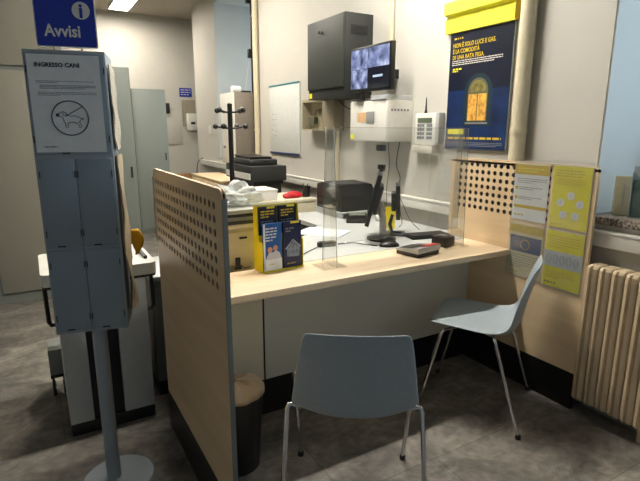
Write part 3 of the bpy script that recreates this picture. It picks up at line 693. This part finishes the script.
# ------------------------------------------------------------------ radiator
t = thing('radiator', 'beige cast column radiator below the window', 'radiator', (2.215, 1.288, 0), RW)
xs = .0578
for i in range(19):
    x = i*xs+.004
    p = [(x, -.05), (x+.006, -.056), (x+.019, -.062), (x+.0265, -.048), (x+.034, -.062), (x+.047, -.056), (x+.053, -.05), (x+.053, .045), (x, .045)]
    q = MB()
    # arched top section
    zs = [.095, .72, .742, .752, .756]; k_ = [1, 1, .96, .82, .55]; vs = []; fs = []; n_ = len(p); cxx = x+.0265
    for z, kk in zip([.085]+zs, [.9]+k_):
        for a, c in p: vs.append((cxx+(a-cxx)*min(1, kk+.1), c*kk, z))
    for j in range(len(zs)):
        for a in range(n_): fs.append([j*n_+a, j*n_+(a+1) % n_, (j+1)*n_+(a+1) % n_, (j+1)*n_+a])
    fs += [list(range(n_))[::-1], [len(zs)*n_+a for a in range(n_)]]
    q.add(vs, fs).build('section', RAD, t)
for z in (.13, .69): MB().tube([(.02, 0, z), (19*xs-.02, 0, z)], .016, 12).build('header_tube', RAD, t)
for x in (.12, .9):
    for z in (.2, .6): MB().box((x, .045, z), (x+.02, .084, z+.02)).build('bracket', RAD, t)
for x in (.3, .8): MB().box((x, -.012, 0), (x+.03, .012, .09)).build('foot', RAD, t)

# ------------------------------------------------------------------ window sill
t = thing('card_box', 'upright beige cardboard box on the granite window sill', 'box', (2.385, 1.275, .9635), math.radians(-52))
bx('carton', (-.045, 0, 0), (.045, .03, .185), mat('card_beige', (176, 168, 138), .7), t, bev=.002)
small_print('lettering', -.012, .0, .15, 12, .009, .004, INKG, t, -.0003, 51, (.004, .008), last=1)
t = thing('leaflet_dispenser', 'clear plastic leaflet dispenser at the right end of the granite window sill', 'leaflet holder', (2.375, 1.178, .9635), math.radians(-62))
bx('back_plate', (-.06, .03, .004), (.06, .034, .235), mat('frost', (176, 186, 190), .3), t); bx('front_pocket', (-.06, -.0, .004), (.06, .004, .12), SLEEVE, t)
b = MB().box((-.06, 0, 0), (.06, .034, .004)).box((-.064, 0, 0), (-.06, .034, .21)).box((.06, 0, 0), (.064, .034, .21)); b.build('side_wall', mat('frost', (176, 186, 190), .3), t)
bx('leaflets', (-.055, .008, .005), (.055, .026, .17), mat('leaflet_green', (96, 128, 112), .6, scale=20, var=.4), t)

# ------------------------------------------------------------------ things on the counter
# brochure holder
t = thing('brochure_holder', 'yellow brochure holder standing on the counter', 'brochure holder', (.950, 1.972, .731), .10)
t.scale = (.93, .85, 1.03)
bx('back_panel', (-.115, .085, 0), (.115, .090, .285), YEL2, t)
for sx in (-1, 1):
    MB().prism([(.0, 0), (.09, 0), (.09, .285), (.05, .285), (.038, .14), (.0, .13)], sx*.1155-.0015, sx*.1155+.0015, 'x').build('side_panel', YEL2, t)
b = MB().box((-.114, -.01, 0), (.114, .085, .004)); b.build('tray', YEL2, t)
bx('divider', (-.114, .036, .004), (.114, .039, .16), YEL2, t)
def leaflet(x, y, z, m, label, dec, g):
    o = thing('brochure', label, 'brochure', (.950, 1.972, .731), .10, g); o.scale = (.93, .85, 1.03)
    o2 = bx('cover', (x, y, z), (x+.102, y+.012, z+.208), m, o); dec(o, x, y, z)
def dec_top(sd):
    def f(o, x, y, z):
        small_print('title', x+.012, x+.085, z+.19, 3, .012, .006, YELD, o, y-.0005, sd, (.015, .03)); small_print('small_print', x+.012, x+.085, z+.145, 3, .009, .004, INKG, o, y-.0005, sd+1)
        bx('yellow_tab', (x+.045, y-.001, z+.199), (x+.09, y-.0003, z+.2078), YEL2, o)
    return f
def dec_family(o, x, y, z):
    small_print('title', x+.012, x+.075, z+.19, 5, .013, .006, WHITEP, o, y-.0005, 63, (.015, .03))
    for k in (0, 1): MB().lathe([(.013, 0), (.013, .0004)], (x+.035+k*.03, y-.0012, z+.093+k*.006), 14, 'y').build('printed_face', mat('skin_print', (206, 150, 118), .6), o)
    b = MB().prism([(x+.01, z+.05), (x+.098, z+.05), (x+.09, z+.075), (x+.07, z+.088), (x+.05, z+.08), (x+.03, z+.083)], y-.0008, y-.0004, 'y'); b.build('clothes', mat('cloth_print', (196, 196, 200), .6), o)
    bx('white_footer', (x, y-.0008, z), (x+.102, y-.0003, z+.05), PAPER, o); bx('spine', (x, y-.0008, z), (x+.01, y-.0003, z+.208), PAPER, o)
    small_print('logo', x+.03, x+.06, z+.03, 1, .01, .004, YELD, o, y-.0012, 66, last=1)
def dec_house(o, x, y, z):
    small_print('title', x+.012, x+.06, z+.18, 2, .012, .006, INKG, o, y-.0005, 67, (.015, .03))
    MB().prism([(x+.02, z+.05), (x+.09, z+.045), (x+.095, z+.09), (x+.06, z+.118), (x+.018, z+.09)], y-.0008, y-.0003, 'y').build('house', mat('house_print', (120, 134, 150), .5, scale=60, var=.4), o)
    MB().tube([(x+.01, y-.0012, z+.085), (x+.055, y-.0012, z+.125), (x+.1, y-.0012, z+.09)], .0014, 5).build('roof_line', PAPER, o)
    bx('yellow_tab', (x+.04, y-.001, z+.199), (x+.09, y-.0003, z+.2078), YEL2, o); small_print('logo', x+.02, x+.07, z+.02, 1, .01, .005, YELD, o, y-.0005, 68, last=1)
G = 'brochures in the yellow holder'
leaflet(-.108, .050, .074, NAVY, 'black brochure with yellow title, rear left in the yellow holder', dec_top(61), G)
leaflet(.004, .050, .074, NAVY, 'black brochure with yellow title, rear right in the yellow holder', dec_top(71), G)
leaflet(-.108, .004, .005, LBLUE, 'blue brochure showing two people, front left in the yellow holder', dec_family, G)
leaflet(.004, .004, .005, mat('night_navy', (24, 34, 74), .4, scale=9, var=.3), 'navy brochure showing a house, front right in the yellow holder', dec_house, G)

# payment terminal
t = thing('card_terminal', 'grey and black card terminal with a red strip on the counter', 'card terminal', (1.69, 1.905, .731), math.radians(10))
b = MB().prism([(-.07, 0), (.07, 0), (.07, .020), (-.07, .040)], -.085, .085, 'x'); b.build('base', BLACKP, t)
MB().prism([(-.075, .021), (.072, .0205+.0), (.072, .028), (-.075, .049)], -.09, .09, 'x').build('casing', mat('terminal_silver', (176, 178, 180), .25, .3), t)
MB().prism([(-.02, .044), (.06, .0322), (.06, .0335), (-.02, .046)], -.07, .03, 'x').build('screen', BLACKG, t)
MB().prism([(-.070, .0485), (-.018, .0412), (-.018, .045), (-.070, .0525)], .0, .086, 'x').build('red_strip', mat('red_strip', (206, 62, 44), .4), t)
t = thing('black_cube', 'small black box on the counter at the right end beside the screen panel', 'box', (1.93, 1.972, .731), math.radians(12))
bx('body', (-.048, -.045, 0), (.048, .045, .055), BLACKP, t, bev=.006); MB().prism(rrect(-.03, -.028, .03, .028, .01), .0552, .0575).build('scanner_window', BLACKG, t)

# monitors on the clerk desk
def scr(name, label, cat, loc, rz, w_, h_, lean, bw, zc):
    t = thing(name, label, cat, loc, rz)
    d = thing(name, None, None); bpy.data.objects.remove(d)
    ca, sa = math.cos(lean), math.sin(lean)
    def P(x, y, z): return (x, y*ca-z*sa*-1, zc+z*ca-y*sa*-1*-1)
    def slab(x0, y0, z0, x1, y1, z1, m, nm, bev=0):
        b = MB().box((x0, y0, z0), (x1, y1, z1), bev)
        R = Matrix.Rotation(lean, 4, 'X'); b.v = [R @ v+Vector((0, 0, zc)) for v in b.v]; return b.build(nm, m, t)
    slab(-w_/2, -.012, -h_/2, w_/2, .012, h_/2, BLACKP, 'housing', .004); slab(-w_/2+.01, -.0135, -h_/2+.015, w_/2-.01, -.0122, h_/2-.01, BLACKG, 'screen')
    slab(-w_*.3, .0122, -h_*.28, w_*.3, .04, h_*.28, mat('monitor_back', (60, 60, 58), .4), 'rear_bulge', .01)
    return t, slab
t, slab = scr('desk_monitor', 'black desk monitor seen edge-on, leaning back, on the white desk', 'monitor', (1.69, 2.30, .731), math.radians(-127), .34, .29, math.radians(-14), .03, .245)
MB().tube([(0, .06, .02), (0, .055, .12), (0, .035, .22)], [.022, .02, .018], 12).build('stand_neck', mat('silver_plastic', (158, 158, 156), .35, .2), t, smooth=SM)
MB().lathe([(.085, 0), (.085, .008), (.03, .02)], (0, .05, 0), 28).build('stand_base', BLACKP, t, smooth=SM)
wb = thing('webcam', 'small black webcam clipped on top of the desk monitor', 'webcam', (1.745, 2.305, 1.122), math.radians(-53))
bx('camera_head', (-.022, -.018, .012), (.022, .012, .04), BLACKP, wb, bev=.006); bx('clip', (-.012, -.01, 0), (.012, .03, .012), BLACKP, wb); MB().lathe([(.008, 0), (.008, .003)], (0, -.0205, .026), 14, 'y').build('lens', BLACKG, wb)
t, slab = scr('customer_display', 'narrow black display on a curved foot right of the desk monitor', 'monitor', (1.90, 2.34, .731), math.radians(52), .22, .20, math.radians(-2), .03, .205)
MB().tube([(0, .03, .12), (0, .045, .06), (0, .03, .012), (0, -.03, .008)], [.010, .012, .012, .01], 10).build('curved_foot', BLACKP, t, smooth=SM)
MB().box((-.07, -.05, 0), (.07, .06, .008), .003).build('foot_plate', BLACKP, t)
# desk clutter
t = thing('keyboard', 'black keyboard on the white desk in front of the display', 'keyboard', (2.01, 2.19, .731), math.radians(-12))
bx('body', (-.13, -.06, 0), (.13, .06, .015), BLACKP, t, bev=.003)
b = MB()
for i in range(12):
    for j in range(4): b.box((-.123+i*.0205, -.05+j*.025, .0152), (-.106+i*.0205, -.03+j*.025, .021))
b.build('keys', DKGREY, t)
t = thing('computer_mouse', 'large black mouse on the white desk left of the card terminal', 'mouse', (1.66, 2.105, .731), math.radians(-20))
bm = bmesh.new(); bmesh.ops.create_uvsphere(bm, u_segments=20, v_segments=12, radius=1)
for v in bm.verts: v.co = Vector((v.co.x*.058, v.co.y*.034, max(v.co.z, -.1)*.026+.0026))
MB().bm(bm).build('shell', BLACKP, t, smooth=True); bx('scroll_wheel', (.02, -.003, .022), (.036, .003, .0275), DKGREY, t)
t = thing('usb_hub', 'small black oval device on the white desk behind the plexiglass fin', 'hub', (1.36, 2.275, .731), math.radians(-8))
MB().prism(rrect(-.055, -.022, .055, .022, .02), 0, .024).build('body', BLACKP, t); MB().prism(rrect(-.045, -.015, .045, .015, .012), .0241, .027).build('top_plate', DKGREY, t)
def cable(pts, label, r=.0024, m=BLACKP):
    P_ = [Vector(p) for p in pts]; out = []
    for i in range(len(P_)-1):
        a = P_[max(i-1, 0)]; b_ = P_[i]; c = P_[i+1]; d = P_[min(i+2, len(P_)-1)]
        for k in range(6):
            s_ = k/6; out.append(.5*((2*b_)+(-a+c)*s_+(2*a-5*b_+4*c-d)*s_*s_+(-a+3*b_-3*c+d)*s_**3))
    out.append(P_[-1]); o = MB().tube(out, r, 6).build('cable', m, None, smooth=True); return tag(o, label, 'cable')
cable([(1.10, 2.12, .7345), (1.2, 2.2, .7345), (1.3, 2.27, .7345)], 'black cable lying on the white desk left of the oval device')
cable([(1.43, 2.27, .7345), (1.52, 2.26, .7345), (1.56, 2.20, .7345), (1.60, 2.13, .7345)], 'black cable between the oval device and the mouse on the white desk')
cable([(W-.03, 2.80, 1.27), (W-.06, 2.79, 1.12), (W-.03, 2.78, 1.02), (W-.065, 2.76, .94), (W-.09, 2.70, .82), (2.17, 2.62, .7345), (2.05, 2.5, .7345)], 'black cable hanging from the white alarm panel box down to the desk', .003)
cable([(W-.03, 2.93, 1.27), (W-.03, 2.91, 1.1), (W-.062, 2.89, .95), (W-.075, 2.87, .82), (2.19, 2.86, .7345)], 'second thin black cable hanging below the white alarm panel box', .0022)
cable([(1.95, 2.42, 1.0), (2.00, 2.43, .92), (2.05, 2.40, .80), (2.10, 2.36, .7345)], 'thin black cable curving down from the display to the desk', .002)
cable([(W-.05, 3.58, 1.59), (W-.06, 3.42, 1.52), (W-.05, 3.25, 1.50), (W-.03, 3.15, 1.57)], 'black cable looping under the dark grey wall cabinet', .004)
ps = thing('power_adapter', 'black power adapter on the wall under the white alarm panel box', 'adapter', (W-.001, 3.02, 1.20), RW)
bx('body', (-.05, -.035, 0), (.03, -.001, .045), BLACKP, ps, bev=.004)
t = thing('paper_sheets', 'open white papers lying on the white desk behind the plexiglass', 'papers', (1.52, 2.60, .730), math.radians(35))
for i in range(4): bx('sheet', (-.105+i*.004, -.148, .0004+i*.0012), (.105+i*.003, .148-i*.004, .0014+i*.0012), PAPER, t)
t = thing('desk_calculator', 'black sloping desk calculator on the white desk left of the monitor', 'calculator', (1.93, 2.82, .731), math.radians(-35))
MB().prism([(-.08, 0), (.08, 0), (.08, .045), (-.08, .012)], -.07, .07, 'x').build('body', BLACKP, t); 
MB().prism([(.03, .0355), (.072, .044), (.072, .045), (.03, .0365)], -.055, .055, 'x').build('display', mat('lcd2', (120, 126, 112), .3), t)
t = thing('card_reader', 'small white card reader next to the black calculator on the desk', 'card reader', (2.12, 2.76, .731), math.radians(-30))
bx('body', (-.06, -.045, 0), (.06, .045, .03), WHITEP, t, bev=.005); bx('slot', (-.03, -.047, .012), (.03, -.0455, .018), BLACKP, t)
t = thing('yellow_folder', 'narrow yellow paper pad behind the desk monitor', 'notepad', (1.97, 2.50, .731), math.radians(-30))
bx('pages', (-.03, -.012, 0), (.03, .012, .14), YELD, t, bev=.003); bx('cover', (-.031, -.014, 0), (.031, -.0125, .141), YEL2, t)
# black printer on a riser
t = thing('printer_riser', 'low white riser under the black printer', 'riser', (1.885, 2.935, .731), math.radians(0))
bx('shelf', (0, 0, .032), (.36, .40, .044), WHITEL, t, bev=.003); bx('side', (.003, .01, 0), (.015, .39, .032), WHITEL, t); bx('side', (.34, .01, 0), (.352, .39, .032), WHITEL, t)
t = thing('black_printer', 'black desktop printer on the white riser', 'printer', (1.89, 2.96, .7755))
b = MB().prism([(0, 0), (.35, 0), (.35, .175), (.27, .195), (.05, .185), (0, .11)], 0, .30, 'x'); b.build('body', BLACKP, t)
b = MB().box((-.002, .03, .035), (-.0004, .32, .075)); b.build('paper_slot', BLACKG, t)
bx('output_tray', (-.03, .06, .012), (-.0005, .29, .02), DKGREY, t, bev=.002)
MB().prism([(.06, .1865), (.26, .1955), (.26, .2), (.06, .191)], .02, .28, 'x').build('lid', DKGREY, t)
# beige cabinet
t = thing('beige_cabinet', 'low beige metal cabinet behind the clerk desk', 'cabinet', (1.33, 3.43, 0))
bx('body', (0, 0, .02), (.61, .42, .80), CREAM, t, bev=.003); bx('top', (-.01, -.012, .80), (.62, .43, .822), mat('cream_top', (222, 214, 192), .4), t, bev=.003)
for x0 in (.01, .31): d = bx('door', (x0, -.012, .05), (x0+.29, -.0005, .785), CREAM, t, bev=.002); bx('handle', (x0+.13, -.022, .70), (x0+.17, -.0125, .715), BLACKP, d)
t = thing('red_pouch', 'red cloth pouch on top of the low beige cabinet', 'pouch', (1.79, 3.53, .8225), math.radians(15))
bm = bmesh.new(); bmesh.ops.create_uvsphere(bm, u_segments=24, v_segments=14, radius=1)
for v in bm.verts: v.co = Vector((v.co.x*.10, v.co.y*.05, (max(v.co.z, -.6)+.6)*.026*(1+.25*math.sin(v.co.x*6+v.co.y*3))))
MB().bm(bm).build('cloth', RED, t, smooth=True)
t = thing('black_cup', 'black pen cup on top of the low beige cabinet beside the red pouch', 'cup', (1.915, 3.53, .8225))
MB().lathe([(.028, 0), (.032, .004), (.036, .085), (.032, .085), (.028, .01)], n=20).build('cup_body', BLACKP, t, smooth=SM)
for k, (dx, dy) in enumerate(((.008, 0), (-.01, .008), (0, -.012))): MB().tube([(dx, dy, .012), (dx*1.9, dy*1.9, .105)], .0035, 8).build('pen', DKGREY, t)
t = thing('white_carton', 'white carton on the low beige cabinet behind the plastic bag', 'box', (1.36, 3.45, .8225))
bx('carton', (0, 0, 0), (.26, .24, .07), WHITEP, t, bev=.003); bx('lid', (-.003, -.003, .0705), (.263, .243, .085), WHITEP, t, bev=.002)
# cream drawer unit at the rear of the counter
t = thing('cream_drawer_unit', 'cream drawer unit with a small handle behind the left end of the counter', 'drawer unit', (.50, 2.11, 0))
bx('body', (0, 0, 0), (.44, .315, .915), CREAM, t, bev=.004)
d = bx('drawer', (.012, -.010, .745), (.365, -.0005, .90), CREAM, t, bev=.002); bx('handle', (.29, -.017, .868), (.325, -.0105, .876), BLACKP, d)
bx('top', (-.006, -.012, .915), (.446, .32, .935), mat('cream_top', (222, 214, 192), .4), t, bev=.003)
pl = thing('black_plug', 'black plug and socket by the base of the cream drawer unit', 'plug', (.772, 2.085, .731))
bx('plug_body', (-.012, -.008, .012), (.012, .0, .055), BLACKP, pl, bev=.003); bx('base', (-.015, -.01, 0), (.015, .002, .012), BLACKP, pl)
cable([(.786, 2.082, .75), (.80, 2.076, .7345), (.815, 2.076, .7345), (.832, 2.082, .7345)], 'short black cable running from the plug behind the brochure holder', .002)
t = thing('flatbed_scanner', 'grey flatbed scanner on the cream drawer unit', 'scanner', (.53, 2.09, .936))
bx('body', (0, 0, 0), (.36, .28, .045), DKGREY, t, bev=.004); bx('lid', (-.003, -.003, .047), (.363, .283, .068), mat('lid_grey', (168, 168, 160), .35), t, bev=.005); bx('silver_band', (.005, -.0025, .018), (.355, -.0003, .034), GREYM, t)
t = thing('tilted_phone_screen', 'small dark grey tilted screen on the grey flatbed scanner', 'screen', (.66, 2.20, 1.0045), math.radians(10))
MB().prism([(0, 0), (.06, 0), (.075, .085), (.06, .09)], -.065, .055, 'x').build('body', mat('slate', (92, 94, 92), .4), t)
# plastic bag
t = thing('plastic_bag', 'crumpled clear plastic bag of papers on the grey flatbed scanner', 'bag', (.845, 2.25, 1.0045))
bm = bmesh.new(); bmesh.ops.create_icosphere(bm, subdivisions=4, radius=1); rd = random.Random(5); ph = [rd.uniform(0, 6) for _ in range(9)]
for v in bm.verts:
    c = v.co.copy(); n_ = .16*math.sin(c.x*7+ph[0]+c.z*4)+.12*math.sin(c.y*9+ph[1]+c.x*5)+.08*math.sin(c.z*13+ph[2]+c.y*8)
    v.co = Vector((c.x*.115*(1+n_), c.y*.09*(1+n_), (max(c.z, -.55)+.55)*.060*(1+n_*.8)+.003))
MB().bm(bm).build('film', BAG, t)
for i in range(5): MB().box((-.04+i*.016, -.05, .003), (-.036+i*.016, .05, .05-.004*i)).build('sheet', PAPER, t, rot=(0, .25, .1))
# ------------------------------------------------------------------ coat stand, copier, credenza, wall cabinet
t = thing('coat_stand', 'black coat stand with knobbed arms behind the counter', 'coat stand', (1.175, 3.22, 0))
MB().tube([(0, 0, .02), (0, 0, 1.52)], .0165, 14).build('pole', BLACKP, t, smooth=SM)
MB().lathe([(.17, 0), (.17, .01), (.03, .025)], n=32).build('base', BLACKP, t, smooth=SM)
for lev, z in ((0, 1.478), (1, 1.375)):
    for k in range(4):
        a = k*PI/2+.55+lev*.25; dx, dy = math.cos(a), math.sin(a)
        b = MB().tube([(dx*.01, dy*.01, z-.012), (dx*.05, dy*.05, z-.012), (dx*.10, dy*.10, z)], .0055, 8)
        h = b.build('arm', BLACKP, t, smooth=SM)
        bm = bmesh.new(); bmesh.ops.create_uvsphere(bm, u_segments=14, v_segments=10, radius=.018)
        for v in bm.verts: v.co = Vector((v.co.x+dx*.108, v.co.y+dy*.108, v.co.z+z))
        MB().bm(bm).build('knob', BLACKP, h, smooth=True)
t = thing('photocopier', 'black photocopier with a pale front strip standing under the whiteboard', 'photocopier', (1.69, 4.14, -.0))
bx('pedestal', (.05, .05, .0), (.32, .60, .86), BLACKP, t, bev=.006)
bx('head', (0, 0, .895), (.35, .66, 1.03), DKGREY, t, bev=.006); bx('neck', (.03, .03, .861), (.33, .62, .894), BLACKP, t)
bx('front_strip', (-.008, .02, .91), (-.0005, .64, .965), WHITEP, t)
bx('document_feeder', (.03, .10, 1.0305), (.31, .60, 1.085), DKGREY, t, bev=.015); MB().prism([(.15, 1.086), (.5, 1.086), (.56, 1.115), (.15, 1.105)], .05, .27, 'x').build('feeder_tray', BLACKP, t)
bx('scan_bay', (-.0012, .22, .985), (.0, .5, 1.022), BLACKG, t)
t = thing('wooden_credenza', 'long low maple cabinet behind the coat stand', 'cabinet', (1.64, 4.84, 0))
bx('body', (0, 0, .06), (.32, 1.0, .825), WOODP, t, bev=.003); bx('top', (-.01, -.02, .8255), (.32, 1.0, .845), EDGEW, t, bev=.003); bx('plinth', (.02, .02, 0), (.30, .98, .06), BLACKK, t)
for k in range(2): d = bx('door', (-.014, .01+k*.49, .08), (-.0005, .49+k*.49, .81), WOODP, t, bev=.002); bx('handle', (-.026, .42+k*.1, .6), (-.0145, .432+k*.1, .7), GREYM, d)
bk = thing('swivel_chair', 'brown swivel chair whose backrest top shows above the left screen panel', 'chair', (1.80, 6.22, 0), math.radians(40))
BRN = mat('brown_fabric', (150, 112, 70), .8, bump=.2, scale=60)
MB().prism(rrect(-.2, .46, .2, .80, .12, 8), .17, .22, 'y').build('backrest', BRN, bk, smooth=SM)
bx('seat', (-.23, -.25, .42), (.23, .21, .49), BRN, bk, bev=.03); MB().tube([(0, 0, .06), (0, 0, .42)], .025, 14).build('column', BLACKP, bk)
for k in range(5):
    a = k*2*PI/5; l = MB().tube([(0, 0, .08), (.28*math.cos(a), .28*math.sin(a), .055)], .018, 8).build('leg', BLACKP, bk)
    MB().lathe([(.024, -.012), (.026, 0), (.024, .012)], (.28*math.cos(a), .28*math.sin(a), .026), 14, 'x').build('caster', BLACKP, l, smooth=SM)
MB().tube([(0, .15, .44), (0, .24, .48), (0, .23, .6)], .014, 8).build('back_support', BLACKP, bk)
t = thing('tall_white_cabinet', 'tall white cabinet with a grey-brown side by the far window recess', 'cabinet', (2.02, 5.385, .955))
bx('body', (.004, 0, 0), (W-2.02-.052, .44, .80), BROWNG, t, bev=.003)
bx('front', (-.012, 0, 0), (.003, .44, .80), WHITEP, t, bev=.002)
small_print('notes', -.1, -.1+.001, 0, 1, .01, .001, INKG, t) if False else None
rd = random.Random(8)
for i in range(6): y0 = rd.uniform(.03, .3); z0 = .06+i*.12; bx('label', (-.0135, y0, z0), (-.0123, y0+.08, z0+.03), INKG, t)
o = thing('paper_roll', 'white paper roll and black tray on top of the tall white cabinet', 'paper roll', (2.08, 5.48, 1.756))
MB().lathe([(.035, -.05), (.035, .05)], (0, 0, .0355), 20, 'x').build('roll', PAPER, o, smooth=SM); bx('tray', (.055, -.08, 0), (.15, .14, .02), BLACKP, o, bev=.003)
t = thing('window_stay', 'black window rod with a bracket in the far window recess', 'window rod', (W+.12, 5.80, 0))
MB().tube([(0, 0, .97), (0, 0, 2.965)], .014, 10).build('rod', BLACKP, t); bx('bracket', (-.05, -.02, 2.18), (.015, .03, 2.28), BLACKP, t, bev=.006); bx('latch', (-.06, -.02, 2.78), (.015, .03, 2.84), BLACKP, t, bev=.006)
MB().tube([(-.012, .05, 2.2), (-.04, .16, 1.8)], .003, 6).build('pull_cord', WHITEP, t)
sw = wall_thing('light_switch', 'small white switch plate on the wall left of the tall white cabinet', 'switch', 7.18, 1.28)
bx('plate', (0, -.01, 0), (.09, -.001, .12), WHITEP, sw, bev=.003); bx('rocker', (.025, -.014, .03), (.065, -.0105, .09), WHITEP, sw)
cable([(W-.02, 7.5, .93), (W-.05, 7.7, .82), (W-.06, 7.72, .5), (W-.04, 7.70, .1)], 'thin black cable hanging at the far end of the trunking', .006)
